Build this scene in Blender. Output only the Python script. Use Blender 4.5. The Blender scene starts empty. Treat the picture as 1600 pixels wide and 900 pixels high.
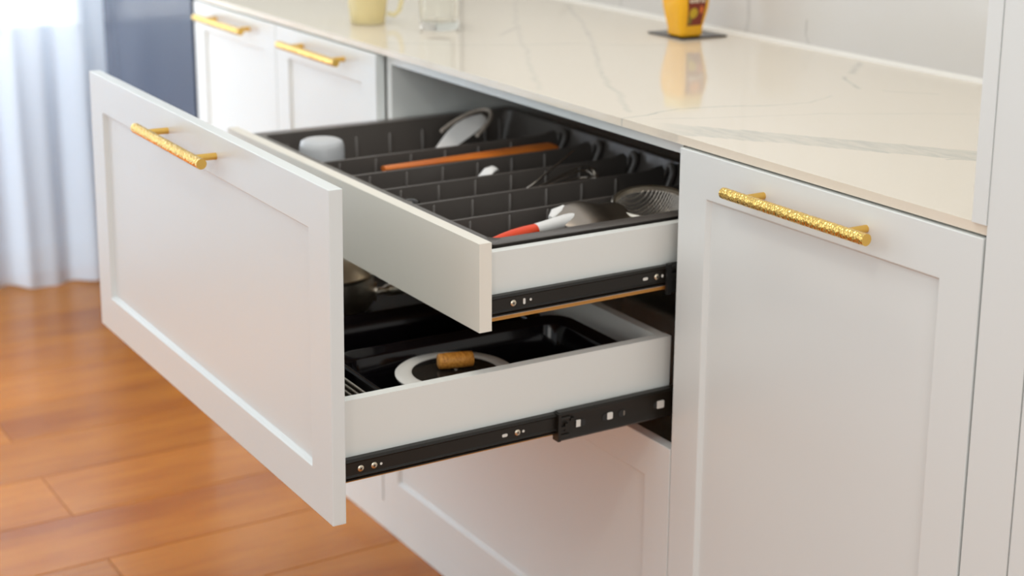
import bpy, bmesh, math, random
from mathutils import Vector, Matrix
random.seed(7)
C = bpy.context.scene.collection
S = bpy.context.scene
PI = math.pi

# ------------------------------------------------------------------ camera
cd = bpy.data.cameras.new('camera'); cam = bpy.data.objects.new('camera', cd); C.objects.link(cam)
FW = Vector((-0.80242105, 0.54346753, -0.24650254)); RT = Vector((0.55716135, 0.83023538, 0.01674619))
RT = (RT - FW*RT.dot(FW)).normalized(); UP = RT.cross(FW).normalized()
M = Matrix((RT, UP, -FW)).transposed().to_4x4(); M.translation = (1.675, -1.2743, 0.4432)
cam.matrix_world = M
cd.sensor_width = 36; cd.sensor_fit = 'HORIZONTAL'
cd.lens = 2515.3853/1600*36
cd.shift_x = -125.4941/1600; cd.shift_y = -119.5163/1600
cd.clip_start = .02
cd.dof.use_dof = True; cd.dof.focus_distance = 1.92; cd.dof.aperture_fstop = 4.0
S.camera = cam

# ------------------------------------------------------------------ world and lights
w = bpy.data.worlds.new('room_daylight'); S.world = w; w.use_nodes = True
bg = w.node_tree.nodes['Background']; bg.inputs[0].default_value = (0.93, 0.97, 1.0, 1); bg.inputs[1].default_value = 0.67
def area(name, loc, target, sx, sy, power, col):
    l = bpy.data.lights.new(name, 'AREA'); l.shape = 'RECTANGLE'; l.size = sx; l.size_y = sy; l.energy = power; l.color = col
    o = bpy.data.objects.new(name, l); C.objects.link(o); o.location = loc
    o.rotation_euler = (Vector(target)-Vector(loc)).to_track_quat('-Z', 'Y').to_euler(); return o
area('window_light', (-2.3, -2.9, .8), (-.3, 0, -.2), 1.4, 1.8, 6.5, (.88, .97, 1))
area('room_light', (.3, -3.1, 1.3), (0, -.1, -.3), 1.6, 1.0, 8.5, (.93, .99, 1))
area('right_fill_light', (3.3, -1.3, .7), (0, -.2, -.2), 1.2, 1.2, 15, (1, .98, .92))  # added fill from the right for faces turned to +X, no real lamp
area('curtain_fill_light', (-2.0, -1.5, -.3), (-2.9, -.5, -.80), .7, .9, 20, (.86, .95, 1))  # added fill aimed at the lower curtain, not an actual window
area('daylight_outside', (-3.7, -.7, .5), (0, -.7, .3), 2.4, 2.2, 68, (.95, .98, 1))
area('ceiling_lamp', (-.4, -.5, 1.9), (-.4, -.1, 0), 1.4, .6, 11.5, (1, .90, .77))
area('ceiling_spot_light', (1.3, -1.6, 1.7), (.2, 0, 0), .18, .18, 5, (1, .93, .8))
S.view_settings.view_transform = 'Standard'; S.view_settings.look = 'None'
S.view_settings.exposure = 0.16; S.view_settings.gamma = 1; S.view_settings.use_curve_mapping = False

# ------------------------------------------------------------------ material helpers
def mat(name, col=(.8,.8,.8), rough=.5, metal=0, **kw):
    m = bpy.data.materials.new(name); m.use_nodes = True
    b = m.node_tree.nodes['Principled BSDF']
    b.inputs['Base Color'].default_value = (*col, 1); b.inputs['Roughness'].default_value = rough; b.inputs['Metallic'].default_value = metal
    for k, v in kw.items(): b.inputs[k.replace('_', ' ')].default_value = v
    return m
class NT:
    def __init__(s, m): s.t = m.node_tree; s.b = s.t.nodes['Principled BSDF']
    def n(s, typ, **kw):
        x = s.t.nodes.new(typ)
        for k, v in kw.items(): setattr(x, k, v)
        return x
    def l(s, a, b): s.t.links.new(a, b)
    def math(s, op, a, b=None, c=None, clamp=False):
        x = s.n('ShaderNodeMath', operation=op); x.use_clamp = clamp
        for i, v in enumerate((a, b, c)):
            if v is None: continue
            if isinstance(v, (int, float)): x.inputs[i].default_value = v
            else: s.l(v, x.inputs[i])
        return x.outputs[0]
    def noise(s, vec, scale, detail=3, rough=.5, mapping=None):
        if mapping:
            mp = s.n('ShaderNodeMapping'); mp.inputs['Scale'].default_value = mapping; s.l(vec, mp.inputs[0]); vec = mp.outputs[0]
        x = s.n('ShaderNodeTexNoise'); x.inputs['Scale'].default_value = scale; x.inputs['Detail'].default_value = detail; x.inputs['Roughness'].default_value = rough
        s.l(vec, x.inputs['Vector']); return x
    def mix(s, f, a, b):
        x = s.n('ShaderNodeMix', data_type='RGBA')
        if isinstance(f, (int, float)): x.inputs[0].default_value = f
        else: s.l(f, x.inputs[0])
        for i, v in ((6, a), (7, b)):
            if isinstance(v, tuple): x.inputs[i].default_value = (*v, 1)
            else: s.l(v, x.inputs[i])
        return x.outputs[2]
def bumpy(m, scale, strength, dist=.001, mapping=None, detail=3):
    t = NT(m); tc = t.n('ShaderNodeTexCoord'); nz = t.noise(tc.outputs['Object'], scale, detail, mapping=mapping)
    b = t.n('ShaderNodeBump'); b.inputs['Strength'].default_value = strength; b.inputs['Distance'].default_value = dist
    t.l(nz.outputs[0], b.inputs['Height']); t.l(b.outputs[0], t.b.inputs['Normal']); return m

white = bumpy(mat('white_lacquer', (.765,.795,.785), .32), 60, .04)
box_white = bumpy(mat('white_melamine', (.79,.80,.765), .45), 300, .05)
carcass_m = mat('cabinet_carcass', (.72,.70,.66), .5)
gold = mat('brushed_gold', (.83,.52,.13), .28, 1)
gold_h = mat('hammered_gold', (.92,.61,.18), .17, 1)
black_metal = bumpy(mat('black_slide_metal', (.012,.009,.006), .38, .2), 80, .05)
black_pl = mat('black_plastic', (.012,.012,.012), .4)
screw_m = mat('zinc_screw', (.75,.66,.52), .3, 1)
hole_m = mat('white_seen_through_hole', (.75,.73,.68), .5)
mdf = bumpy(mat('raw_board_edge', (.62,.30,.065), .7), 200, .2)
tray_m = bumpy(mat('dark_grey_plastic', (.105,.093,.084), .30), 500, .05)
steel = mat('polished_steel', (.66,.60,.53), .2, 1)
steel_d = mat('steel_wire', (.55,.50,.44), .25, 1)
dark_dish = mat('dark_glossy_enamel', (.006,.005,.006), .10, 0, IOR=1.38)
liner_m = mat('dark_drawer_liner', (.02,.016,.013), .5)
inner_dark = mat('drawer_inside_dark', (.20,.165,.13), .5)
white_pl = mat('white_plastic', (.78,.77,.75), .3)
milky = mat('milky_plastic', (.72,.74,.76), .3, 0, Transmission_Weight=.25)
red_pl = mat('red_orange_plastic', (.80,.062,.010), .3)
grey_sil = mat('grey_silicone', (.78,.77,.73), .5)
glass = mat('clear_glass', (.97,.97,.95), .02, 0, Transmission_Weight=1.0, IOR=1.2)
yglass = mat('yellow_glass', (.98,.88,.56), .12, 0, Transmission_Weight=.55, IOR=1.3)
lidglass = mat('lid_glass', (.025,.022,.019), .06, 0, IOR=1.35)
hole_shade_m = mat('painted_hole_shade', (.02,.02,.02), .7)
coaster_m = mat('dark_slate', (.03,.022,.018), .25)
seal_m = mat('white_sealant', (.85,.82,.76), .4)

def wood(name, c1, c2, c3, rough, scale=(1,1,1), pieces=False):
    m = mat(name, c1, rough); t = NT(m); tc = t.n('ShaderNodeTexCoord')
    vec = tc.outputs['Object']
    if pieces:
        oi = t.n('ShaderNodeObjectInfo'); add = t.n('ShaderNodeVectorMath', operation='MULTIPLY_ADD')
        t.l(oi.outputs['Random'], add.inputs[0]); add.inputs[1].default_value = (17, 31, 5)
        t.l(vec, add.inputs[2]); vec = add.outputs[0]
    n1 = t.noise(vec, 1, 5, .6, mapping=scale); n2 = t.noise(vec, 3.2, 6, .65, mapping=(scale[0]*2, scale[1]*1.3, scale[2]*2))
    r = t.n('ShaderNodeValToRGB'); e = r.color_ramp.elements
    e[0].position = .34; e[0].color = (*c3, 1); e[1].position = .62; e[1].color = (*c2, 1)
    k = r.color_ramp.elements.new(.47); k.color = (*c1, 1)
    t.l(n1.outputs[0], r.inputs[0])
    f = t.math('MULTIPLY', t.math('SUBTRACT', n2.outputs[0], .5, clamp=True), 2.2, clamp=True)
    col = t.mix(f, r.outputs[0], c3)
    if pieces:
        hs = t.n('ShaderNodeHueSaturation'); t.l(col, hs.inputs['Color'])
        t.l(t.math('MULTIPLY_ADD', oi.outputs['Random'], .16, .92), hs.inputs['Value']); col = hs.outputs[0]
    if pieces: t.b.inputs['IOR'].default_value = 1.4
    t.l(col, t.b.inputs['Base Color'])
    b = t.n('ShaderNodeBump'); b.inputs['Strength'].default_value = .08; b.inputs['Distance'].default_value = .001
    t.l(n2.outputs[0], b.inputs['Height']); t.l(b.outputs[0], t.b.inputs['Normal'])
    return m
floor_m = wood('orange_oak_floor', (.45,.142,.008), (.52,.178,.012), (.34,.094,.005), .24, (7,1.1,7), True)
spoon_wood = wood('orange_brown_wood', (.66,.17,.02), (.75,.22,.03), (.5,.11,.012), .4, (60,6,60))
knob_wood = wood('oak_knob', (.66,.27,.04), (.78,.36,.06), (.45,.15,.02), .5, (40,260,260))

# marble: warm white slab with veins laid along measured lines; a,b are the two in-plane axes
def marble(name, base, vein, axes, lines, rough, bands=()):
    m = mat(name, base, rough); t = NT(m)
    g = t.n('ShaderNodeNewGeometry'); sp = t.n('ShaderNodeSeparateXYZ')
    nz = t.noise(g.outputs['Position'], 9, 4, .6)
    sub = t.n('ShaderNodeVectorMath', operation='SUBTRACT'); t.l(nz.outputs['Color'], sub.inputs[0]); sub.inputs[1].default_value = (.5,.5,.5)
    sc = t.n('ShaderNodeVectorMath', operation='MULTIPLY_ADD'); t.l(sub.outputs[0], sc.inputs[0]); sc.inputs[1].default_value = (.03,.03,.03)
    t.l(g.outputs['Position'], sc.inputs[2]); t.l(sc.outputs[0], sp.inputs[0])
    X, Y = sp.outputs[axes[0]], sp.outputs[axes[1]]
    total = None
    for pts, wd, st in lines:
        for (ax, ay), (bx, by) in zip(pts, pts[1:]):
            dx, dy = bx-ax, by-ay; L2 = dx*dx+dy*dy
            px = t.math('SUBTRACT', X, ax); py = t.math('SUBTRACT', Y, ay)
            h = t.math('DIVIDE', t.math('ADD', t.math('MULTIPLY', px, dx), t.math('MULTIPLY', py, dy)), L2, clamp=True)
            qx = t.math('SUBTRACT', px, t.math('MULTIPLY', h, dx)); qy = t.math('SUBTRACT', py, t.math('MULTIPLY', h, dy))
            d = t.math('SQRT', t.math('ADD', t.math('MULTIPLY', qx, qx), t.math('MULTIPLY', qy, qy)))
            v = t.math('MULTIPLY', t.math('SUBTRACT', 1, t.math('DIVIDE', d, wd), clamp=True), st)
            total = v if total is None else t.math('MAXIMUM', total, v)
    brk = t.noise(g.outputs['Position'], 22, 3, .6)
    total = t.math('MULTIPLY', total, t.math('MULTIPLY_ADD', brk.outputs[0], 1.6, -.1, clamp=True))
    streak = t.noise(g.outputs['Position'], 14, 6, .7, mapping=(1.2, 5.5, 1))
    for (ax, ay), (bx, by), wd, st in bands:      # a wide soft vein with a crisp border and streaks inside
        dx, dy = bx-ax, by-ay; L = math.hypot(dx, dy); dx /= L; dy /= L
        px = t.math('SUBTRACT', X, ax); py = t.math('SUBTRACT', Y, ay)
        u = t.math('ADD', t.math('MULTIPLY', px, dx), t.math('MULTIPLY', py, dy))
        v = t.math('ABSOLUTE', t.math('SUBTRACT', t.math('MULTIPLY', px, dy), t.math('MULTIPLY', py, dx)))
        wv = t.math('MULTIPLY', t.math('MULTIPLY_ADD', streak.outputs[0], .5, .75), wd)
        e = t.math('DIVIDE', t.math('SUBTRACT', wv, v), .004, clamp=True)
        f = t.math('MULTIPLY', e, t.math('MULTIPLY_ADD', streak.outputs[0], 1.5, -.3, clamp=True))
        f = t.math('MULTIPLY', f, t.math('MULTIPLY_ADD', u, 14, .1, clamp=True))
        total = t.math('MAXIMUM', total, t.math('MULTIPLY', f, st))
    cloud = t.noise(g.outputs['Position'], 2.5, 3, .5)
    bc = t.mix(t.math('MULTIPLY', cloud.outputs[0], .35), base, tuple(c*.93 for c in base))
    t.l(t.mix(total, bc, vein), t.b.inputs['Base Color'])
    return m
top_lines = [
 ([(-1.479,.631),(-1.262,.645),(-.876,.438),(-.587,.265),(-.458,.184),(-.314,.116),(-.177,.04)], .008, .38),
 ([(-.942,.036),(-.858,.148),(-.815,.23),(-.775,.343),(-.701,.434),(-.653,.544)], .005, .6),
 ([(-1.393,.587),(-1.031,.372),(-.772,.228),(-.554,.112),(-.395,.025)], .008, .25),
 ([(-.931,.274),(-1.015,.362)], .008, .4),
 ([(-.141,.006),(-.145,.048),(-.162,.118),(-.147,.188),(-.114,.259)], .0035, .9),
 ([(-.114,.259),(-.106,.327),(-.134,.39)], .003, .5),
 ([(-.117,.039),(-.086,.106),(-.061,.19),(-.032,.273),(.087,.488)], .0025, .7),
 ([(-.359,.652),(-.278,.562)], .010, .5), ([(-.26,.528),(-.208,.495),(-.164,.475)], .006, .7),
 ([(-.133,.496),(-.095,.52),(-.063,.543)], .003, .7), ([(.279,.206),(.289,.255)], .003, .9)]
top_m = marble('warm_white_marble_top', (.81,.73,.61), (.40,.41,.37), (0,1), top_lines, .06,
               bands=[((-.07,.005),(.285,.26),.034,.9)])
splash_m = marble('white_marble_splash', (.66,.64,.615), (.36,.35,.34), (0,2),
    [([(-.72,.45),(-.70,.3),(-.712,.15),(-.705,.058),(-.71,.033),(-.718,.014)], .008, .7),
     ([(-.538,.060),(-.538,.037),(-.525,.014)], .004, .8), ([(-1.13,.06),(-1.134,.014)], .008, .4),
     ([(-1.36,.05),(-1.31,.014)], .012, .8), ([(-.1,.5),(-.4,.35),(-.55,.3)], .006, .5)], .16)

# ------------------------------------------------------------------ mesh helpers
def link(name, me, m, parent=None):
    o = bpy.data.objects.new(name, me); C.objects.link(o)
    if m and not me.materials: me.materials.append(m)
    if parent: o.parent = parent
    return o
def mk(name, bm, m, parent=None, smooth=None, bevel=0, seg=2):
    if bevel:
        es = [e for e in bm.edges if len(e.link_faces) == 2 and e.calc_face_angle(0) > .6]
        bmesh.ops.bevel(bm, geom=es, offset=bevel, segments=seg, affect='EDGES', profile=.5, clamp_overlap=True)
    bmesh.ops.recalc_face_normals(bm, faces=bm.faces)
    me = bpy.data.meshes.new(name); bm.to_mesh(me); bm.free()
    if smooth is not None:
        for p in me.polygons: p.use_smooth = True
        me.set_sharp_from_angle(angle=math.radians(smooth or 30))
    return link(name, me, m, parent)
def bx(bm, x0, x1, y0, y1, z0, z1):
    vs = [bm.verts.new((x, y, z)) for x in (x0, x1) for y in (y0, y1) for z in (z0, z1)]
    for f in ((0,1,3,2),(4,6,7,5),(0,4,5,1),(2,3,7,6),(0,2,6,4),(1,5,7,3)): bm.faces.new([vs[i] for i in f])
def box(name, x0, x1, y0, y1, z0, z1, m, parent=None, bevel=0.0008):
    bm = bmesh.new(); bx(bm, x0, x1, y0, y1, z0, z1); return mk(name, bm, m, parent, bevel=bevel)
def frame(p, q):
    d = (Vector(q)-Vector(p)).normalized(); a = Vector((0,0,1)) if abs(d.z) < .9 else Vector((1,0,0))
    u = d.cross(a).normalized(); return d, u, d.cross(u)
def tube(bm, pts, r, n=12, caps=True, flat=1):
    pts = [Vector(p) for p in pts]; rs = r if isinstance(r, (list, tuple)) else [r]*len(pts); rings = []
    d0 = None
    for i, p in enumerate(pts):
        a = pts[max(i-1, 0)]; b = pts[min(i+1, len(pts)-1)]; d = (b-a).normalized()
        if i == 0: _, u, v = frame(a, b)
        else:
            u = (u - d*u.dot(d)).normalized(); v = d.cross(u)
        rings.append([bm.verts.new(p + (u*math.cos(t)+v*math.sin(t)*flat)*rs[i]) for t in [2*PI*k/n for k in range(n)]])
    for A, B in zip(rings, rings[1:]):
        for k in range(n): bm.faces.new((A[k], A[(k+1)%n], B[(k+1)%n], B[k]))
    if caps: bm.faces.new(rings[0][::-1]); bm.faces.new(rings[-1])
def lathe(bm, prof, c=(0,0,0), n=48, close=False):
    c = Vector(c); rings = []
    for r, z in prof:
        rings.append([bm.verts.new(c)] if False else [bm.verts.new(c+Vector((r*math.cos(2*PI*k/n), r*math.sin(2*PI*k/n), z))) for k in range(n)])
    pr = list(zip(rings, rings[1:])) + ([(rings[-1], rings[0])] if close else [])
    for A, B in pr:
        for k in range(n): bm.faces.new((A[k], A[(k+1)%n], B[(k+1)%n], B[k]))
    if not close:
        bm.faces.new(rings[0][::-1]); bm.faces.new(rings[-1])
def rrect(hx, hy, r, n=6):
    out = []
    for cx, cy, a0 in ((hx-r, hy-r, 0), (-hx+r, hy-r, PI/2), (-hx+r, -hy+r, PI), (hx-r, -hy+r, 1.5*PI)):
        for i in range(n+1):
            a = a0+PI/2*i/n; out.append((cx+r*math.cos(a), cy+r*math.sin(a)))
    return out
def loft(bm, loops, caps=True, close=False):
    rings = [[bm.verts.new(p) for p in lp] for lp in loops]; n = len(rings[0])
    pr = list(zip(rings, rings[1:])) + ([(rings[-1], rings[0])] if close else [])
    for A, B in pr:
        for k in range(n): bm.faces.new((A[k], A[(k+1)%n], B[(k+1)%n], B[k]))
    if caps and not close: bm.faces.new(rings[0][::-1]); bm.faces.new(rings[-1])
def thing(name, label, cat, loc=(0,0,0), group=None):
    o = bpy.data.objects.new(name, None); C.objects.link(o); o.location = loc; o.empty_display_size = .05
    o['label'] = label; o['category'] = cat
    if group: o['group'] = group
    return o
def tag(o, label, cat, group=None):
    o['label'] = label; o['category'] = cat
    if group: o['group'] = group
    return o
def structure(o): o['kind'] = 'structure'; return o
def stuff(o): o['kind'] = 'stuff'; return o

# shaker front: x0..x1, outer face y, thickness T, z0..z1, frame r, recess depth
T = .018
def shaker(name, x0, x1, y, z0, z1, m, parent, r=.059, dep=.007, sl=.0035):
    bm = bmesh.new()
    def rect(a, yy): return [bm.verts.new(p) for p in ((x0+a,yy,z0+a),(x1-a,yy,z0+a),(x1-a,yy,z1-a),(x0+a,yy,z1-a))]
    B, A, I, D = rect(0, y+T), rect(0, y), rect(r, y), rect(r+sl, y+dep)
    for P, Q in ((B, A), (A, I), (I, D)):
        for k in range(4): bm.faces.new((P[k], P[(k+1)%4], Q[(k+1)%4], Q[k]))
    bm.faces.new(B[::-1]); bm.faces.new(D)
    bmesh.ops.recalc_face_normals(bm, faces=bm.faces)
    es = [e for e in bm.edges if e.calc_face_angle(0) > .5]
    bmesh.ops.bevel(bm, geom=es, offset=.0011, segments=2, affect='EDGES', profile=.5, clamp_overlap=True)
    return mk(name, bm, m, parent)

# ------------------------------------------------------------------ hammered handle (bar + two posts)
HL = .260; HR = .0074
def make_bar():
    import random as R
    rr = R.Random(3); nl, nc = 64, 12; pts = []
    for i in range(nl):
        for j in range(nc):
            pts.append(((i+.5+rr.uniform(-.28,.28))/nl*HL, (j+(.5 if i%2 else 0)+rr.uniform(-.25,.25))/nc*2*PI))
    cell = {}
    for k, (a, b) in enumerate(pts): cell.setdefault(int(a/HL*nl), []).append((a, b))
    N, K = 300, 44; bm = bmesh.new(); rings = []
    for i in range(N+1):
        s = i/N*HL; ring = []
        near = [p for c in range(int(s/HL*nl)-2, int(s/HL*nl)+3) for p in cell.get(c, [])]
        for k in range(K):
            t = 2*PI*k/K; best = 1
            for a, b in near:
                dt = abs(t-b) % (2*PI); dt = min(dt, 2*PI-dt)
                d = (s-a)**2+(dt*HR)**2
                if d < best: best = d
            rad = HR-.00075+min(best, .0021**2)*170
            if i < 3 or i > N-3: rad = HR-.0002
            ring.append(bm.verts.new((s-HL/2, rad*math.cos(t), rad*math.sin(t))))
        rings.append(ring)
    for A, B in zip(rings, rings[1:]):
        for k in range(K): bm.faces.new((A[k], A[(k+1)%K], B[(k+1)%K], B[k]))
    bm.faces.new(rings[0][::-1]); bm.faces.new(rings[-1])
    bmesh.ops.recalc_face_normals(bm, faces=bm.faces)
    for x in (-.0925, .0925): tube(bm, [(x, .004, 0), (x, .0345, 0)], .0048, 20)
    me = bpy.data.meshes.new('handle'); 
    bmesh.ops.recalc_face_normals(bm, faces=bm.faces)
    bm.to_mesh(me); bm.free()
    me.materials.append(gold_h); me.materials.append(gold)
    nb = N*K
    for i, p in enumerate(me.polygons):
        p.use_smooth = True
        if i >= nb: p.material_index = 1
    me.set_sharp_from_angle(angle=math.radians(50))
    return me
bar_me = make_bar()
def handle(parent, xc, y, z):      # y is the face of the front
    o = link('handle', bar_me, None, parent); o.location = (xc, y-.0345, z); o['label'] = 'gold bar handle with hammered texture'; return o

# ------------------------------------------------------------------ room
FZ = -.918
fl = structure(box('floor', -3.1, 2.6, -3.4, .70, FZ-.05, FZ-.012, mat('subfloor', (.12,.06,.02), .8), bevel=0))
pw, plen = .2155, 1.25
pm = {}
row = 0; x = -1.4875-pw*8
while x < 2.5:
    off = -.484 if row % 2 == 0 else -.484+.63
    y = off-plen*3
    while y < .70:
        a, b = max(y, -3.4), min(y+plen, .70)
        if b-a > .05:
            key = round(b-a, 3)
            if key not in pm:
                bm = bmesh.new(); bx(bm, 0, pw-.0012, 0, b-a-.0012, -.012, 0)
                bmesh.ops.bevel(bm, geom=[e for e in bm.edges if all(v.co.z > -.001 for v in e.verts)], offset=.0012, segments=1, affect='EDGES')
                me = bpy.data.meshes.new('plank'); bm.to_mesh(me); bm.free(); me.materials.append(floor_m); pm[key] = me
            o = link('plank', pm[key], None, fl); o.location = (x, a, FZ)
        y += plen
    x += pw; row += 1
wallp = bumpy(mat('pale_wall_paint', (.78,.82,.87), .7), 90, .1)
structure(box('wall_back', -3.1, 2.6, .702, .80, FZ-.05, 1.75, wallp, bevel=0))
# left wall with a window opening behind the sheer curtain
WX0, WX1 = -3.10, -2.98; wy0, wy1, wz0, wz1 = -1.55, .092, -.222, 1.25
bm = bmesh.new()
bx(bm, WX0, WX1, -3.4, wy0, FZ-.05, 1.75); bx(bm, WX0, WX1, wy1, .702, FZ-.05, 1.75)
bx(bm, WX0, WX1, wy0, wy1, FZ-.05, wz0); bx(bm, WX0, WX1, wy0, wy1, wz1, 1.75)
structure(mk('wall_left', bm, wallp))
bm = bmesh.new()
fm = mat('white_window_frame', (.8,.82,.84), .4)
for (a, b) in ((wy0, wy0+.05), (-.215, -.125), (wy1-.012, wy1), (-.90, -.84)): bx(bm, WX0+.03, WX1-.02, a, b, wz0, wz1)
bx(bm, WX0+.03, WX1-.02, wy0, wy1, wz0, wz0+.02); bx(bm, WX0+.03, WX1-.02, wy0, wy1, wz1-.05, wz1)
win = structure(mk('window_1', bm, fm))
for a, b in ((wy0+.05, -.90), (-.84, -.215), (-.125, wy1-.012)):
    p = box('pane', -3.045, -3.041, a, b, wz0+.02, wz1-.05, mat('window_glass', (1,1,1), 0, 0, Transmission_Weight=1, IOR=1.02) if a == wy0+.05 else bpy.data.materials['window_glass'], win, bevel=0)
structure(box('baseboard_left', -2.98, -2.965, -3.4, .7, FZ, FZ+.08, fm))
# sheer curtain
cm = bpy.data.materials.new('sheer_curtain'); cm.use_nodes = True; nt = cm.node_tree; nt.nodes.clear()
out = nt.nodes.new('ShaderNodeOutputMaterial'); tr = nt.nodes.new('ShaderNodeBsdfTransparent'); tl = nt.nodes.new('ShaderNodeBsdfTranslucent'); df = nt.nodes.new('ShaderNodeBsdfDiffuse')
tl.inputs[0].default_value = (.84,.91,1,1); df.inputs[0].default_value = (.80,.88,.99,1)
m1 = nt.nodes.new('ShaderNodeMixShader'); m2 = nt.nodes.new('ShaderNodeMixShader'); m1.inputs[0].default_value = .72; m2.inputs[0].default_value = .74
nt.links.new(tl.outputs[0], m1.inputs[1]); nt.links.new(df.outputs[0], m1.inputs[2])
nt.links.new(tr.outputs[0], m2.inputs[1]); nt.links.new(m1.outputs[0], m2.inputs[2]); nt.links.new(m2.outputs[0], out.inputs[0])
bm = bmesh.new(); cols = []
ny, nzc = 420, 14
for i in range(ny+1):
    y = -1.9+2.3*i/ny; col = []
    for j in range(nzc+1):
        f = j/nzc; z = FZ+.008+(1.45-FZ)*f
        am = .019*(1-.3*f)
        xx = -2.80+am*math.sin(y*33+1.3*math.sin(y*5.1)+.5*f)+.010*math.sin(y*71+2*f)+.02*(1-f)*math.sin(y*9)
        col.append(bm.verts.new((xx, y+.004*math.sin(y*60), z+(.006*math.sin(y*20) if j == 0 else 0))))
    cols.append(col)
for A, B in zip(cols, cols[1:]):
    for j in range(nzc): bm.faces.new((A[j], B[j], B[j+1], A[j+1]))
cur = mk('curtain', bm, cm, smooth=180)
tag(cur, 'sheer bluish white curtain hanging to the wooden floor in front of the window', 'curtain')

# ------------------------------------------------------------------ worktop, splash, seal
WT = .0137; WB = .0022; W = .537
box_t = box('worktop', -1.815, W+.003, .004, .688, WB, WT, top_m, bevel=.0008)
tag(box_t, 'long glossy cream worktop with grey veins above the white cabinets', 'worktop')
t = box('backsplash', -1.815, W+.003, .6895, .7005, WT+.0004, .62, splash_m, bevel=0)
tag(t, 'glossy white veined marble backsplash behind the worktop', 'backsplash')
bm = bmesh.new(); pr = [(.6805,WT+.0001),(.6893,WT+.0001),(.6893,WT+.007),(.6865,WT+.0055),(.683,WT+.0025)]
loft(bm, [[(-1.815, a, b) for a, b in pr], [(.518, a, b) for a, b in pr]])
structure(mk('trim_1', bm, seal_m, smooth=60))

# ------------------------------------------------------------------ far left two-door cabinet
X0 = -.901
cab = thing('base_cabinet', 'white two-door base cabinet next to the dark fridge, two gold handles', 'cabinet', (-1.36, .3, FZ), 'white base cabinets under the worktop')
def at(parent, o):   # keep world placement under an Empty that is not at the origin
    o.location = o.location - parent.location; return o
def panelbox(name, parent, *a, **k): return at(parent, box(name, *a, parent=parent, **k))
bm = bmesh.new(); bx(bm, -1.812, -.922, .0195, .68, -.86, -.001)
at(cab, mk('body', bm, carcass_m, cab))
d = at(cab, shaker('door', -1.812, -1.3565, 0, -.86, -.001, white, cab)); handle(d, -1.583, 0, -.026)
d = at(cab, shaker('door', -1.3535, -.905, 0, -.86, -.001, white, cab)); handle(d, -1.128, 0, -.026)
panelbox('plinth', cab, -1.812, -.9006, .003, .02, FZ+.0005, -.8612, white, bevel=0)

o = box('added_end_panel', -1.8275, -1.8155, .024, .685, FZ+.001, .95, white)  # unseen panel, added so the far worktop mirrors white instead of the fridge
tag(o, 'tall white panel added beside the dark fridge for the worktop to reflect', 'panel')
# ------------------------------------------------------------------ right door cabinet
cab2 = thing('base_cabinet', 'white base cabinet with single closed door and hammered gold handle, right foreground', 'cabinet', (.27, .3, FZ), 'white base cabinets under the worktop')
bm = bmesh.new(); bx(bm, .0005, W, .0195, .68, -.86, -.001); at(cab2, mk('body', bm, carcass_m, cab2))
d = at(cab2, shaker('door', 0, W, 0, -.86, -.001, white, cab2)); handle(d, .267, 0, -.0305)
panelbox('plinth', cab2, -.0006, W, .003, .02, FZ+.0005, -.8612, white, bevel=0)
# tall unit
tall = thing('tall_cabinet', 'tall white cabinet at the right edge of the frame, beside the worktop end', 'cabinet', (.8, .3, FZ))
panelbox('filler', tall, .5405, .606, .001, .03, FZ+.001, 1.35, white)
panelbox('body', tall, .5405, 1.19, .0305, .68, FZ+.001, 1.35, carcass_m)
dd = at(tall, shaker('door', .6085, 1.19, 0, -.86, 1.35, white, tall))
sp = box('side_panel', .519, .5395, 0, .686, WT+.0004, 1.35, white)
tag(sp, 'narrow upright white panel standing on the right end of the worktop', 'panel')

# ------------------------------------------------------------------ drawer cabinet
dc = thing('drawer_cabinet', 'white drawer cabinet in the middle with two drawers pulled open', 'cabinet', (0, 0, FZ))
def D(o): return at(dc, o)
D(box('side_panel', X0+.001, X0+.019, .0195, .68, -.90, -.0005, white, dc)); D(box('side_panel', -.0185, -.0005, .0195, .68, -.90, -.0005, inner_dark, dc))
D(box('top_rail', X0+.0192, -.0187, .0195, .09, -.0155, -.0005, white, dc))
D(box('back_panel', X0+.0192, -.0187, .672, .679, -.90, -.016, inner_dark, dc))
D(box('bottom_panel', X0+.0192, -.0187, .0195, .671, -.88, -.862, carcass_m, dc))
D(box('plinth', -.9003, -.0009, .003, .018, FZ+.0005, -.8614, white, dc, bevel=0))
# small thin panel under the worktop is the carcass stretcher at the back
D(box('top_rail', X0+.0192, -.0187, .58, .671, -.0155, -.0005, carcass_m, dc))

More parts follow.
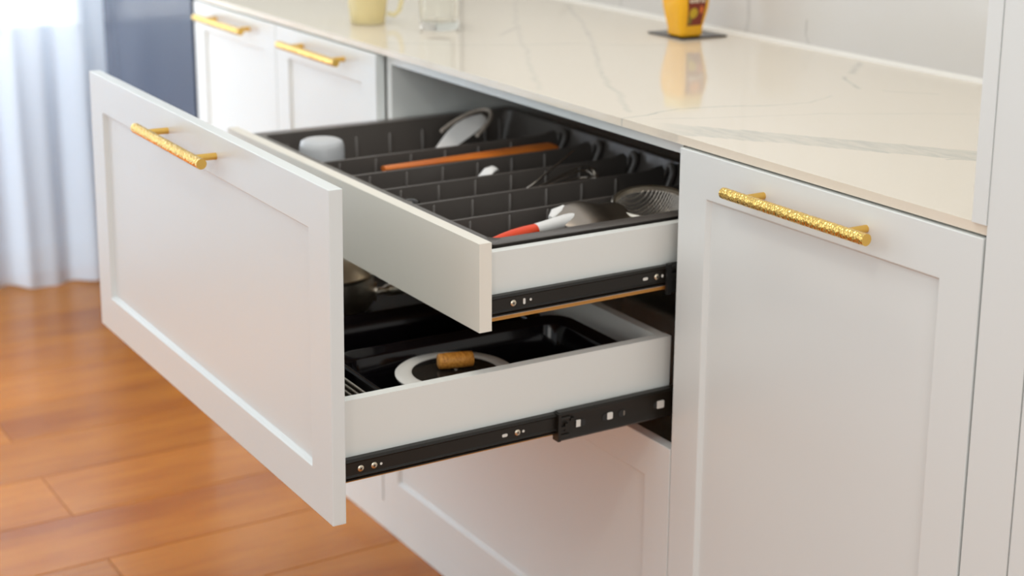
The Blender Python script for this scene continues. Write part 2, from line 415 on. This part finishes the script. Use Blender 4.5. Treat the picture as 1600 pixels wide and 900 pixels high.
def rail(bm, x, y0, y1, z0, z1, th=.0012, lip=.006):   # C-shaped slide member, open side towards -X, face at x
    h = z1-z0; r = .003
    prof = [(x-lip, z1), (x-r, z1), (x, z1-r), (x-.0022, z1-h*.2), (x-.0022, z0+h*.2), (x, z0+r), (x-r, z0), (x-lip, z0),
            (x-lip, z0+th), (x-r, z0+th), (x-th, z0+r+th*.5), (x-.0022-th, z0+h*.2), (x-.0022-th, z1-h*.2), (x-th, z1-r-th*.5), (x-r, z1-th), (x-lip, z1-th)]
    loft(bm, [[(a, y0, b) for a, b in prof], [(a, y1, b) for a, b in prof]])
def screw(parent, x, y, z, r=.0042):
    bm = bmesh.new(); tube(bm, [(x-.0015, y, z), (x+.0003, y, z), (x+.0011, y, z)], [r, r, r*.72], 20)
    a = random.uniform(0, 1.5)
    o = mk('screw', bm, screw_m, parent, smooth=40)
    o['label'] = 'small cross-head screw'
    bm = bmesh.new()
    for q in (a, a+PI/2):
        c, s = math.cos(q)*r*.5, math.sin(q)*r*.5; e = r*.12
        vs = []
        for xx in (x+.0008, x+.0013):
            for u, v in ((1, 1), (-1, 1), (-1, -1), (1, -1)):
                vs.append(bm.verts.new((xx, y+u*c-v*s/r*e*2, z+u*s+v*c/r*e*2)))
        for f in ((0,1,2,3),(4,7,6,5),(0,4,5,1),(1,5,6,2),(2,6,7,3),(3,7,4,0)): bm.faces.new([vs[i] for i in f])
    # cross recess drawn as tiny dark bars joined to the screw
    bmesh.ops.recalc_face_normals(bm, faces=bm.faces)
    me = o.data; me.materials.append(black_pl); b2 = bmesh.new(); b2.from_mesh(me); n0 = len(b2.faces)
    t2 = bpy.data.meshes.new('t'); bm.to_mesh(t2); bm.free(); b2.from_mesh(t2); b2.faces.ensure_lookup_table()
    for i in range(n0, len(b2.faces)): b2.faces[i].material_index = 1
    b2.to_mesh(me); b2.free(); bpy.data.meshes.remove(t2)
    return o
def slot(parent, x, y, z, hy, hz, m=hole_m, name='slot', rd=.98):
    bm = bmesh.new(); lp = rrect(hy, hz, min(hy, hz)*rd, 5)
    loft(bm, [[(x-.001, y+a, z+b) for a, b in lp], [(x+.00025, y+a, z+b) for a, b in lp]])
    return mk(name, bm, m, parent)

def drawer_box(parent, x0, x1, y0, y1, z0, z1, t, inner=False):
    """sides, back and front boards as one box body around an open middle"""
    bm = bmesh.new()
    bx(bm, x0, x0+t, y0, y1, z0, z1); bx(bm, x1-t, x1, y0, y1, z0, z1)
    bx(bm, x0+t, x1-t, y1-t, y1, z0, z1-.001); bx(bm, x0+t, x1-t, y0, y0+t, z0, z1-.001)
    return mk('drawer', bm, box_white, parent, bevel=.0006)

def rotated(o, a, b, c, dx, dz):
    PV = Vector((-.45, -.05, -.3))
    Rm = Matrix.Rotation(math.radians(c), 4, 'Z') @ Matrix.Rotation(math.radians(b), 4, 'Y') @ Matrix.Rotation(math.radians(a), 4, 'X')
    Mx = Matrix.Translation(PV+Vector((dx, 0, dz))) @ Rm @ Matrix.Translation(-PV)
    o.matrix_basis = Matrix.Translation((0, 0, -FZ)) @ Mx
    return Mx
# --- big pulled-out drawer (front .43 high), middle level
e = .5119; H = .4267
big = drawer_box(dc, -.871, -.030, -e+T+.0005, .020, -.3800, -.2775, .015)
MB = rotated(big, -.3149, .6715, .1836, -.0059, .0033)
fr = shaker('drawer_front', -.9, -.002, -e, -H, 0, white, big)
handle(fr, -.448, -e, -.0305)
o = box('drawer_bottom', -.870, -.0305, -e+T+.001, .0195, -.3865, -.3803, mdf, big); o['label'] = 'raw brown board edge under the drawer'
box('drawer_liner', -.855, -.046, -e+T+.017, .004, -.3798, -.3785, liner_m, big, bevel=0)
bm = bmesh.new(); rail(bm, -.0185, -e+T+.001, -.172, -.3785, -.3520, lip=.011)
bx(bm, -.0296, -.0200, -e+T+.001, -.172, -.3802, -.3786)
sl = mk('drawer_slide', bm, black_metal, big, smooth=25); sl['label'] = 'black metal drawer slide'
xs = -.0205
for y in (-.4648, -.4463, -.2361): screw(big, xs, y, -.3662)
slot(big, xs, -.4366, -.3660, .0017, .0017); slot(big, xs, -.2558, -.3662, .0042, .0021); slot(big, xs, -.2272, -.3660, .0018, .0018)
# second slide member, wider, with end piece and oval holes
bm = bmesh.new(); rail(bm, -.0145, -.1735, .33, -.3915, -.3500, lip=.013)
tube(bm, [(-.0162, -.172, -.3585), (-.0162, -.157, -.3585)], .0026, 8); tube(bm, [(-.0162, -.172, -.3835), (-.0162, -.157, -.3835)], .0026, 8)
bx(bm, -.0275, -.0137, -.176, -.1715, -.3905, -.3510); bx(bm, -.0170, -.0138, -.165, -.160, -.377, -.366)
bx(bm, -.0170, -.0140, -.1712, -.164, -.3745, -.3700); bx(bm, -.0170, -.0140, -.156, -.150, -.3640, -.3600)
s2 = mk('drawer_slide', bm, black_metal, big, smooth=25); s2['label'] = 'wider black metal slide member with oval holes'
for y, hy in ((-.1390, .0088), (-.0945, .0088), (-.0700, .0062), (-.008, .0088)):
    slot(big, -.0162, y, -.3707, hy, .0052, hole_shade_m, 'slot_shadow')  # dark ovals painted in for the shade inside the slide holes
slot(big, -.01595, -.1425, -.3705, .0034, .0050, rd=.15); slot(big, -.01595, -.0905, -.3702, .0046, .0050, rd=.4); slot(big, -.01595, -.0668, -.3707, .0012, .0036, inner_dark); slot(big, -.01595, -.0045, -.3705, .0062, .0056, rd=.3)

# --- upper inner drawer with plain front
e2 = .2967
up = drawer_box(dc, -.871, -.030, -e2+T+.0005, .265, -.2015, -.1140, .0145)
MU = rotated(up, .1418, .0797, -.1014, 0, 0)
box('drawer_front', -.8641, -.0182, -e2, -e2+T, -.2144, -.0967, bumpy(mat('white_inner_front', (.84,.80,.71), .4), 200, .04), up, bevel=.0012)
o = box('drawer_bottom', -.870, -.0305, -e2+T+.001, .2645, -.2065, -.2018, mdf, up); o['label'] = 'raw brown board edge under the drawer'
bm = bmesh.new(); rail(bm, -.0185, -e2+T+.001, .03, -.1948, -.1700, lip=.011)
bx(bm, -.0296, -.0200, -e2+T+.001, .03, -.1972, -.1952)
sl = mk('drawer_slide', bm, black_metal, up, smooth=25); sl['label'] = 'black metal drawer slide'
for y in (-.2451, -.0167): screw(up, xs, y, -.1830)
slot(up, xs, -.2287, -.1830, .0017, .0040); slot(up, xs, -.2189, -.1822, .0017, .0017); slot(up, xs, -.036, -.1830, .0042, .0020); slot(up, xs, -.0075, -.1830, .0016, .0022)
bm = bmesh.new(); rail(bm, -.0135, -.0035, .40, -.2100, -.1655, lip=.0045)
bx(bm, -.0180, -.0125, -.0050, .002, -.2095, -.1660); bx(bm, -.0150, -.0118, .002, .010, -.1900, -.1790); tube(bm, [(-.0135, .001, -.171), (-.0135, .012, -.171)], .003, 8)
c2 = D(mk('drawer_slide', bm, black_pl, dc, smooth=25)); c2['label'] = 'black cabinet member of the upper slide'
# --- closed lower drawer
lo = D(drawer_box(dc, -.871, -.030, .0192, .53, -.80, -.52, .015))
f3 = shaker('drawer_front', -.9, -.002, 0, -.861, -.434, white, lo)
handle(f3, -.448, 0, -.4645)

# ------------------------------------------------------------------ things standing in the upper drawer
TX0, TX1, TY0, TY1, TZ = -.8555, -.0465, -.2625, .2480, -.1085
FLZ = -.1995
org = thing('drawer_organizer', 'dark grey plastic cutlery tray with dividers filling the upper open drawer', 'organizer', (0, 0, 0))
org.matrix_basis = MU
bm = bmesh.new()
cx, cy = (TX0+TX1)/2, (TY0+TY1)/2; hx, hy = (TX1-TX0)/2, (TY1-TY0)/2
def lp(ix, iy0, iy1, z, r):   # rectangle inset ix on x sides, iy0 front, iy1 back
    a = rrect(hx-ix, hy-(iy0+iy1)/2, r); return [(cx+p, cy+(iy0-iy1)/2+q, z) for p, q in a]
loft(bm, [lp(.014, .012, .012, FLZ, .012), lp(.0125, .011, .011, TZ-.0016, .014), lp(0, 0, 0, TZ-.0016, .008), lp(0, 0, 0, TZ-.0006, .008), lp(.001, .001, .001, TZ, .008),
          lp(.023, .014, .010, TZ, .016), lp(.0245, .0155, .0125, TZ-.0015, .016), lp(.028, .020, .034, FLZ+.022, .02), lp(.032, .028, .050, FLZ+.004, .02)])
body = mk('tray', bm, tray_m, org, smooth=40)
def rib(bm, x, y, z0, z1, r=.0024, lean=0):
    tube(bm, [(x, y, z0), (x+lean*.6, y, z1-.003), (x+lean, y, z1)], [r, r, r*.3], 8)
DX = [-.205, -.310, -.413, -.517, -.625]
bm = bmesh.new(); rib(bm, 0, 0, FLZ+.005, -.1205, .0028); rib_me = mk('rib', bm, tray_m, None, smooth=60); _r = rib_me; rib_me = _r.data; bpy.data.objects.remove(_r)
for k, x in enumerate(DX):
    bm = bmesh.new()
    # thin wall with rounded top edge, curving down at the back end
    ys = [-.2475, -.246, -.1, .05, .165, .185, .198, .207, .212]; zs = [-.119, -.1165, -.1165, -.1165, -.1165, -.1150, -.1115, -.1110, -.117]
    prof = []
    L = []
    x0 = x
    for y, z in zip(ys, zs):
        x = x0-.010*max(0, (y+.25)/.46)
        L.append([(x-.0022, y, FLZ+.0045), (x-.0021, y, z-.0010), (x-.0012, y, z), (x+.0012, y, z), (x+.0021, y, z-.0010), (x+.0022, y, FLZ+.0045)])
    loft(bm, L)
    o = mk('divider', bm, tray_m, org, smooth=40)
    y = -.205
    while y < .17:
        for s in (-1, 1):
            r = link('rib', rib_me, None, o); r.location = (x0-.010*(y+.25)/.46+s*.0022, y, 0)
        y += .0645
    # arched slot holder on the back wall
    bm = bmesh.new(); pts = []
    for s in range(13):
        a = PI*s/12; pts.append((x+.0085*math.cos(a), .2230+.004*math.sin(a), -.128+math.sin(a)*.014))
    pts = [(x+.0085, .199, FLZ+.024)]+pts+[(x-.0085, .199, FLZ+.024)]
    tube(bm, pts, .0058, 10)
    mk('slot_holder', bm, tray_m, org, smooth=60)
bm = bmesh.new(); y = -.205
while y < .2:
    bm = bmesh.new(); rib(bm, TX0+.0272, y, FLZ+.012, -.127, .0036, -.004); y += .0645
    mk('rib', bm, tray_m, body, smooth=60)
bm = bmesh.new(); rib(bm, TX0+.030, .212, FLZ+.012, -.122, .004, -.004)
mk('rib', bm, tray_m, body, smooth=60)

def place(o): o.matrix_world = MU @ o.matrix_basis; return o
# milky cup, upside down
bm = bmesh.new(); cz = FLZ+.0045
lathe(bm, [(.034, 0), (.0365, .001), (.0365, .004), (.0365, .084), (.034, .0935), (.028, .0965), (.012, .0975), (.001, .0975)], n=48)
o = mk('cup', bm, milky, smooth=50); o.location = (-.708, -.197, cz); tag(o, 'milky translucent cup standing upside down in the front left of the cutlery tray', 'cup')
# white spoon rest / ladle with a clear ring
sd = thing('serving_spoon', 'white spoon head with a clear loop around it, left compartment of the cutlery tray', 'spoon', (-.70, .05, FLZ+.006))
def blade(bm, P, Wd, th, n=16, cup=0):   # flat blade along points P with half-widths Wd (list), width direction u
    P = [Vector(p) for p in P]; d = (P[-1]-P[0]).normalized(); side = d.cross(Vector((0,0,1))).normalized(); up_ = side.cross(d)
    L = []
    for p, wv in zip(P, Wd):
        L.append([p+side*wv*math.cos(a)+up_*(th*math.sin(a)-cup*(1-math.cos(a)**2)*0+cup*(math.cos(a)**2)*wv*wv) for a in [2*PI*k/n for k in range(n)]])
    loft(bm, L)
A = Vector((-.640, -.085, -.175)); B = Vector((-.762, .135, -.100)); dAB = B-A
bm = bmesh.new(); blade(bm, [A+dAB*f for f in (0,.25,.45,.6,.72,.83,.92,.97,1)], [.005,.008,.013,.021,.026,.027,.023,.016,.004], .0035, cup=4)
o = mk('head', bm, white_pl, sd, smooth=60); o.location = -sd.location
bm = bmesh.new(); pts = []
side = dAB.normalized().cross(Vector((0,0,1))).normalized()
for k in range(25):
    a = -PI*.5+PI*1.0*k/24+PI/2-PI/2
    pts.append(A+dAB*(.70+.36*math.cos(a))+side*.036*math.sin(a)+Vector((0,0,.004)))
tube(bm, pts, .0036, 8); 
o = mk('loop', bm, mat('clear_smoky_plastic', (.50,.44,.38), .2), sd, smooth=60); o.location = -sd.location
# wooden spatula
bm = bmesh.new(); A = Vector((-.560, -.160, -.123)); B = Vector((-.568, .160, -.121))
blade(bm, [A+(B-A)*f for f in (0,.02,.3,.6,.8,1)], [.008,.010,.013,.018,.022,.022], .0045)
o = mk('spatula', bm, spoon_wood, smooth=60); tag(o, 'orange brown wooden spatula lying between the first two tray dividers', 'spatula')
# small white spoon
bm = bmesh.new(); blade(bm, [(-.446,-.16,-.190),(-.446,-.10,-.170),(-.446,-.07,-.155),(-.446,-.055,-.140),(-.446,-.045,-.128),(-.446,-.034,-.1175),(-.446,-.024,-.1145),(-.446,-.018,-.118)], [.004,.004,.005,.010,.014,.014,.010,.003], .004)
o = mk('spoon', bm, white_pl, smooth=60); tag(o, 'small white spoon whose round tip shows above the third divider', 'spoon')
# black handled tool with round knob end
bm = bmesh.new(); lathe(bm, [(.001,.0),(.008,.001),(.0115,.005),(.0125,.010),(.0115,.014),(.006,.0165),(.001,.017)], c=(-.338,-.226,-.133), n=24)
tube(bm, [(-.338,-.2256,-.126),(-.345,-.19,-.160),(-.355,-.14,-.186)], [.006,.0045,.004], 10)
o = mk('utensil', bm, mat('glossy_black_plastic', (.015,.012,.01), .15), smooth=60); tag(o, 'black utensil with a round knob end at the front of the tray', 'utensil')
# whisk
wk = thing('whisk', 'steel wire whisk lying in the tray between two dividers near the strainer', 'whisk', (-.36, .08, FLZ+.006))
bm = bmesh.new(); tube(bm, [(-.352,-.115,-.176),(-.352,-.075,-.166)], [.007,.006], 12)
o = mk('handle', bm, steel, wk, smooth=60); o.location = -wk.location
bm = bmesh.new()
for k in range(5):
    a = PI*k/5; pts = []
    for s in range(25):
        f = s/24*2-1; t_ = 1-f*f
        rr_ = .030*math.sin(PI*min(1, abs(f)**.9))*(.9) if abs(f) < 1 else 0
        yy = -.076+.180*(1-abs(f)**2.2)
        sg = 1 if f > 0 else -1
        rad = .027*sg*math.sin(PI*(abs(f)**.75))
        pts.append((-.352+rad*math.cos(a), yy, -.141+yy*.12+rad*math.sin(a)*.9))
    tube(bm, pts, .0011, 6)
o = mk('wire', bm, steel_d, wk, smooth=60); o.location = -wk.location
bm = bmesh.new(); tube(bm, [(-.332,-.085,-.145),(-.3265,-.0275,-.116),(-.383,.083,-.086)], .0016, 8)
o = mk('skewer', bm, steel, smooth=60); tag(o, 'thin straight steel skewer leaning above the whisk', 'skewer')

pot_steel_rim = mat('rim_highlight_steel', (.85,.78,.66), .28, 1)  # highlight of the strainer rim put into a paler steel colour
# strainer with red and white handle
st = thing('strainer', 'round steel mesh strainer with red and white handle in the front tray compartment', 'strainer', (-.12, .05, FLZ+.006))
SC = Vector((-.1365, .056, -.1135)); SR = .0588-.006
tilt = Matrix.Rotation(math.radians(8), 3, 'Y') @ Matrix.Rotation(math.radians(6.2), 3, 'X')
def SP(r, a, z): return SC+tilt@Vector((r*math.cos(a), r*math.sin(a), z))
bm = bmesh.new(); n = 64
prof = [(SR-.0015,-.004),(SR+.003,-.003),(SR+.0055,.0015),(SR+.003,.0042),(SR-.001,.003)]
loft(bm, [[SP(r, 2*PI*k/n, z) for r, z in prof] for k in range(n)], close=True)
o = mk('rim', bm, pot_steel_rim, st, smooth=60); o.location = -st.location
bm = bmesh.new()
mr = SR-.001
def bowlz(r): return -.040*(1-(r/mr)**2)**.75 if r < mr else 0
N = 14
for k in range(-N, N+1):   # woven wires, both ways
    c = k/N*mr; h = math.sqrt(max(mr*mr-c*c, 0))
    if h < .006: continue
    for ax in (0, 1):
        pts = []
        for s in range(13):
            v = -h+2*h*s/12; r = min(math.hypot(c, v), mr)
            q = (c, v) if ax == 0 else (v, c)
            pts.append(SC+tilt@Vector((q[0], q[1], bowlz(r)-.002+(.0003 if ax else -.0003))))
        tube(bm, pts, .0009 if ax == 0 else .0004, 4, caps=False)
o = stuff(mk('mesh', bm, steel_d, st, smooth=180)); o.location = -st.location
# bracket (sheet steel) from the rim to the handle
bm = bmesh.new(); rows = []
for i in range(9):       # from the collar towards the rim
    f = i/8; y = -.112+.108*f; wd = .006+.034*min(1, f*3.2)**.7 if f < .35 else .040
    xc = -.1245-.006*f; row = []
    for k in range(11):
        g = k/10*2-1
        row.append(Vector((xc+g*wd, y+.012*(1-g*g)*(1 if f > .9 else 0), -.1145-g*wd*.34-.014*abs(g)**3*min(1, f*3)+.010*math.sin(PI*min(f*1.2, 1)))))
    rows.append(row)
loft(bm, [[p for p in r]+[p-Vector((0, 0, .0016)) for p in reversed(r)] for r in rows])
o = mk('bracket', bm, mat('satin_steel', (.36,.31,.26), .3, 1), st, smooth=60); o.location = -st.location
def hpart(name, f0, f1, rs, m):
    A = Vector((-.124, -.098, -.117)); B = Vector((-.100, -.252, -.126)); bm = bmesh.new()
    tube(bm, [A+(B-A)*(f0+(f1-f0)*k/(len(rs)-1)) for k in range(len(rs))], rs, 20)
    o = mk(name, bm, m, st, smooth=60); o.location = -st.location; return o
hpart('collar', -.10, .36, [.0090,.0100,.0096,.0092,.0090], white_pl)['label'] = 'white front half of the handle'
hpart('grip', .36, .98, [.0088,.0098,.0098,.0085,.006,.003], red_pl)['label'] = 'red grip of the handle'
bm = bmesh.new(); blade(bm, [(-.136,-.116,-.113),(-.146,-.100,-.107),(-.150,-.086,-.104)], [.004,.009,.003], .003)
o = mk('tip', bm, white_pl, st, smooth=60); o.location = -st.location

# ------------------------------------------------------------------ things in the big lower drawer
FB = -.3775
pn = thing('roasting_dish', 'large dark glossy rectangular dish with rounded rim in the lower open drawer', 'dish', (-.17, -.2, FB))
def dish(parent, x0, x1, y0, y1, z0, z1, m, ribs=True):
    bm = bmesh.new(); cx, cy = (x0+x1)/2, (y0+y1)/2; hx, hy = (x1-x0)/2, (y1-y0)/2
    def l(i, z, r): return [(cx+a, cy+b, z) for a, b in rrect(hx-i, hy-i, max(r, .004), 8)]
    loft(bm, [l(.026, z0, .02), l(.014, z0+.006, .026), l(.009, z1-.010, .03), l(.002, z1-.008, .034), l(0, z1-.003, .036), l(.002, z1, .036), l(.006, z1-.0005, .034),
              l(.010, z1-.005, .032), l(.013, z1-.006, .03), l(.016, z1-.010, .028), l(.020, z0+.014, .026), l(.032, z0+.006, .02)])
    o = mk('basin', bm, m, parent, smooth=50); o.location = -Vector(parent.location); return o
dish(pn, -.243, -.047, -.406, -.026, FB, -.296, dark_dish)
bm = bmesh.new()
for i in range(5):
    y = -.4155-.0050*i
    bx(bm, -.215, -.075, y-.0010, y+.0010, -.320-.004*i, -.304-.004*i)
o = mk('ridge', bm, steel_d, pn, smooth=30); o.location = -Vector(pn.location)
p2 = thing('baking_tray', 'dark long baking dish beside the roasting dish, deeper in the lower drawer', 'dish', (-.34, -.2, FB))
dish(p2, -.425, -.262, -.455, -.03, FB, -.312, dark_dish)
# lid
ld = thing('pot_lid', 'pot lid with pale silicone rim and wooden handle lying in the dark dish', 'lid', (-.1460, -.260, -.3215)); ld.scale = (.965, .965, .965)
LC = Vector((0, 0, 0))
bm = bmesh.new()
lathe(bm, [(.062,.0015),(.068,.0),(.079,-.001),(.0845,.001),(.0855,.004),(.083,.006),(.072,.0065),(.064,.0075),(.0615,.0055)], n=72, close=True)
o = mk('rim', bm, grey_sil, ld, smooth=50)
bm = bmesh.new(); lathe(bm, [(.0605,.003),(.0617,.006),(.050,.008),(.030,.0095),(.002,.010),(.002,.007),(.030,.0065),(.050,.005)], n=72)
o = mk('glass', bm, lidglass, ld, smooth=50)
bm = bmesh.new(); d1 = Vector((.24, .97, 0)).normalized()
tube(bm, [d1*k for k in (-.0252, -.0240, -.010, .010, .0240, .0252)], [.0095,.0110,.0115,.0115,.0110,.0095], 28)
o = mk('knob', bm, knob_wood, ld, smooth=50); o.location = (0, 0, .0225)
o.rotation_euler = (0, 0, 0)
bm = bmesh.new(); tube(bm, [(0,0,.0103),(0,0,.0115)], .005, 16); mk('stem', bm, steel, ld, smooth=50)
# steel pot with a tapering handle
pt = thing('saucepan', 'polished stainless steel saucepan with steel handle behind the inner drawer front', 'saucepan', (-.651, -.218, FB))
bm = bmesh.new()
lathe(bm, [(.001,0),(.060,0),(.072,.006),(.0785,.018),(.0795,.034),(.077,.058),(.0765,.062),(.0795,.0645),(.0785,.066),(.0755,.064),(.0745,.060),(.077,.034),(.0755,.020),(.069,.009),(.058,.004),(.001,.004)], n=72)
pot_steel = mat('satin_pot_steel', (.80,.72,.60), .30, 1)
mk('body', bm, pot_steel, pt, smooth=60)
bm = bmesh.new(); u = Vector((.42, .90, 0)).normalized()
tube(bm, [u*.078+Vector((0,0,.028)), u*.082+Vector((0,0,.028))], .011, 20, flat=1.5)
tube(bm, [u*.083+Vector((0,0,.028)), u*.094+Vector((0,0,.029)), u*.100+Vector((0,0,.030))], [.006,.006,.010], 18)
tube(bm, [u*.0995+Vector((0,0,.030)), u*.103+Vector((0,0,.031)), u*.14+Vector((0,0,.034)), u*.165+Vector((0,0,.036)), u*.185+Vector((0,0,.038))], [.006,.0105,.0095,.0065,.003], 20)
mk('handle', bm, pot_steel, pt, smooth=60)
for o in (pn, p2, ld, pt):
    o.matrix_basis = MB @ o.matrix_basis
for o in (sd, wk, st): o.matrix_basis = MU @ o.matrix_basis

# ------------------------------------------------------------------ fridge
fg = thing('refrigerator', 'tall dark blue-grey glossy refrigerator left of the white cabinets', 'refrigerator', (-2.15, .3, FZ))
fr_m = mat('dark_blue_grey_glass', (.05,.065,.105), .14, 0, IOR=1.36)
fr_s = mat('dark_grey_metal', (.05,.058,.075), .35, .3)
panelbox('body', fg, -2.475, -1.829, .052, .66, FZ+.02, .93, fr_s, bevel=.003)
panelbox('door', fg, -2.475, -1.829, .0, .050, FZ+.62, .93, fr_m, bevel=.006)
panelbox('door', fg, -2.475, -1.829, .0, .050, FZ+.04, FZ+.612, fr_m, bevel=.006)
for xx in (-2.44, -1.87): panelbox('foot', fg, xx-.015, xx+.015, .07, .10, FZ, FZ+.02, black_pl)

# ------------------------------------------------------------------ things on the worktop
cs = box('coaster', -.826, -.7165, .5415, .648, WT+.0003, WT+.0035, coaster_m, bevel=.0006)
tag(cs, 'thin dark square coaster under the yellow bottle on the worktop', 'coaster')
bt = thing('juice_bottle', 'yellow squared bottle with a dark red fruit label on the dark coaster', 'bottle', (-.7475, .571, WT+.0037))
yl = mat('yellow_bottle_plastic', (.86,.44,.004), .22, 0, Subsurface_Weight=.15, Subsurface_Radius=(.02,.01,.004))
bm = bmesh.new(); L = []
for h, z, r in ((.020,0,.006),(.0245,.0015,.008),(.0255,.005,.009),(.0265,.018,.010),(.0305,.035,.012),(.0345,.055,.014),(.0362,.075,.015),(.0352,.092,.016),(.0325,.103,.016),(.0305,.106,.015)):
    L.append([(a, b, z) for a, b in rrect(h, h, r, 6)])
loft(bm, L); mk('body', bm, yl, bt, smooth=60)
bm = bmesh.new(); loft(bm, [[(a, b, z) for a, b in rrect(h, h, .013, 6)] for h, z in ((.0290,.1064),(.0295,.1075),(.0295,.127),(.0285,.129),(.0265,.1296))])
mk('cap', bm, mat('pale_yellow_cap', (.80,.62,.25), .35), bt, smooth=50)
# label follows the bulge of the +X face
def face_x(z):
    T_ = [(.0,.0245),(.005,.0255),(.018,.0265),(.035,.0305),(.055,.0345),(.075,.0362),(.092,.0352),(.103,.0325)]
    for (a, b), (c, d_) in zip(T_, T_[1:]):
        if a <= z <= c: return b+(d_-b)*(z-a)/(c-a)
    return .03
def label_patch(name, outline, m, off, parent):
    """outline(z)->(y0,y1); thin curved sheet on the +X face"""
    bm = bmesh.new(); rows = []
    zs = [outline['z0']+(outline['z1']-outline['z0'])*i/16 for i in range(17)]
    for z in zs:
        y0, y1 = outline['f'](z); r = []
        for k in range(9):
            y = y0+(y1-y0)*k/8; r.append((face_x(z), y, z))
        rows.append(r)
    F = [[bm.verts.new((x+off, y, z)) for x, y, z in r] for r in rows]; Bk = [[bm.verts.new((x+off-.0003, y, z)) for x, y, z in r] for r in rows]
    for i in range(16):
        for k in range(8):
            bm.faces.new((F[i][k], F[i][k+1], F[i+1][k+1], F[i+1][k])); bm.faces.new((Bk[i][k], Bk[i+1][k], Bk[i+1][k+1], Bk[i][k+1]))
    for i in range(16): bm.faces.new((F[i][0], F[i+1][0], Bk[i+1][0], Bk[i][0])); bm.faces.new((F[i][8], Bk[i][8], Bk[i+1][8], F[i+1][8]))
    for k in range(8): bm.faces.new((F[0][k], Bk[0][k], Bk[0][k+1], F[0][k+1])); bm.faces.new((F[16][k], F[16][k+1], Bk[16][k+1], Bk[16][k]))
    return mk(name, bm, m, parent, smooth=60)
def sh(z):
    s = .017 if z < .030 else .017+(z-.030)*.12
    return -min(s, .0215), min(s, .0215)
lab = label_patch('label', {'z0':.022,'z1':.100,'f':sh}, mat('dark_red_label', (.20,.022,.006), .4), .0004, bt)
lab['label'] = 'dark red printed label'
def ell(cy_, cz_, ry, rz):
    return {'z0':cz_-rz*.995,'z1':cz_+rz*.995,'f':lambda z: (cy_-ry*math.sqrt(max(1-((z-cz_)/rz)**2, .0)), cy_+ry*math.sqrt(max(1-((z-cz_)/rz)**2, .0)))}
label_patch('fruit', ell(-.006,.046,.0095,.010), mat('yellow_fruit_print', (.55,.36,.01), .4), .0008, lab)
label_patch('fruit', ell(-.012,.034,.0045,.010), mat('olive_leaf_print', (.20,.15,.01), .4), .0007, lab)
label_patch('fruit', ell(.0115,.052,.0035,.0075), mat('orange_fruit_print', (.75,.16,.02), .4), .0008, lab)
label_patch('fruit', ell(.0,.086,.014,.009), mat('orange_glow_print', (.70,.20,.01), .4), .0007, lab)
# blurred white lettering along the label: soft rounded script strokes
fc = bpy.data.curves.new('lettering', 'FONT'); fc.body = 'amlü su'; fc.size = .0115; fc.align_x = 'CENTER'; fc.align_y = 'CENTER'; fc.extrude = .0002; fc.offset = .0003
lt = bpy.data.objects.new('lettering', fc); C.objects.link(lt)
dg = bpy.context.evaluated_depsgraph_get(); me = bpy.data.meshes.new_from_object(lt.evaluated_get(dg)); bpy.data.objects.remove(lt)
me.materials.clear(); me.materials.append(mat('cream_print', (.85,.72,.55), .4)); lt = link('lettering', me, None, lab)
lt.matrix_basis = Matrix.Translation((.0362+.0007, 0, .070)) @ Matrix.Rotation(PI/2, 4, 'Z') @ Matrix.Rotation(PI/2, 4, 'X')

mg = thing('mug', 'pale yellow glass mug standing far back on the worktop', 'mug', (-1.193, .127, WT+.0004))
bm = bmesh.new(); lathe(bm, [(.031,0),(.034,.002),(.036,.020),(.0405,.060),(.042,.090),(.0395,.090),(.038,.060),(.0335,.022),(.030,.007),(.001,.006)], n=48)
mk('bowl', bm, yglass, mg, smooth=60)
bm = bmesh.new(); u = Vector((.557,.830,0)); tube(bm, [u*.0385+Vector((0,0,.020)), u*.052+Vector((0,0,.017)), u*.062+Vector((0,0,.026)), u*.067+Vector((0,0,.045)), u*.064+Vector((0,0,.064)), u*.054+Vector((0,0,.074)), u*.043+Vector((0,0,.074))], .0045, 12)
mk('handle', bm, yglass, mg, smooth=60)
bm = bmesh.new(); lathe(bm, [(.034,0),(.037,.003),(.0385,.03),(.0395,.10),(.0375,.10),(.0365,.03),(.034,.016),(.001,.013)], n=48)
o = mk('tumbler', bm, glass, smooth=60); o.location = (-1.056,.212,WT+.0004)
tag(o, 'clear glass tumbler standing on the worktop right of the yellow mug', 'glass')
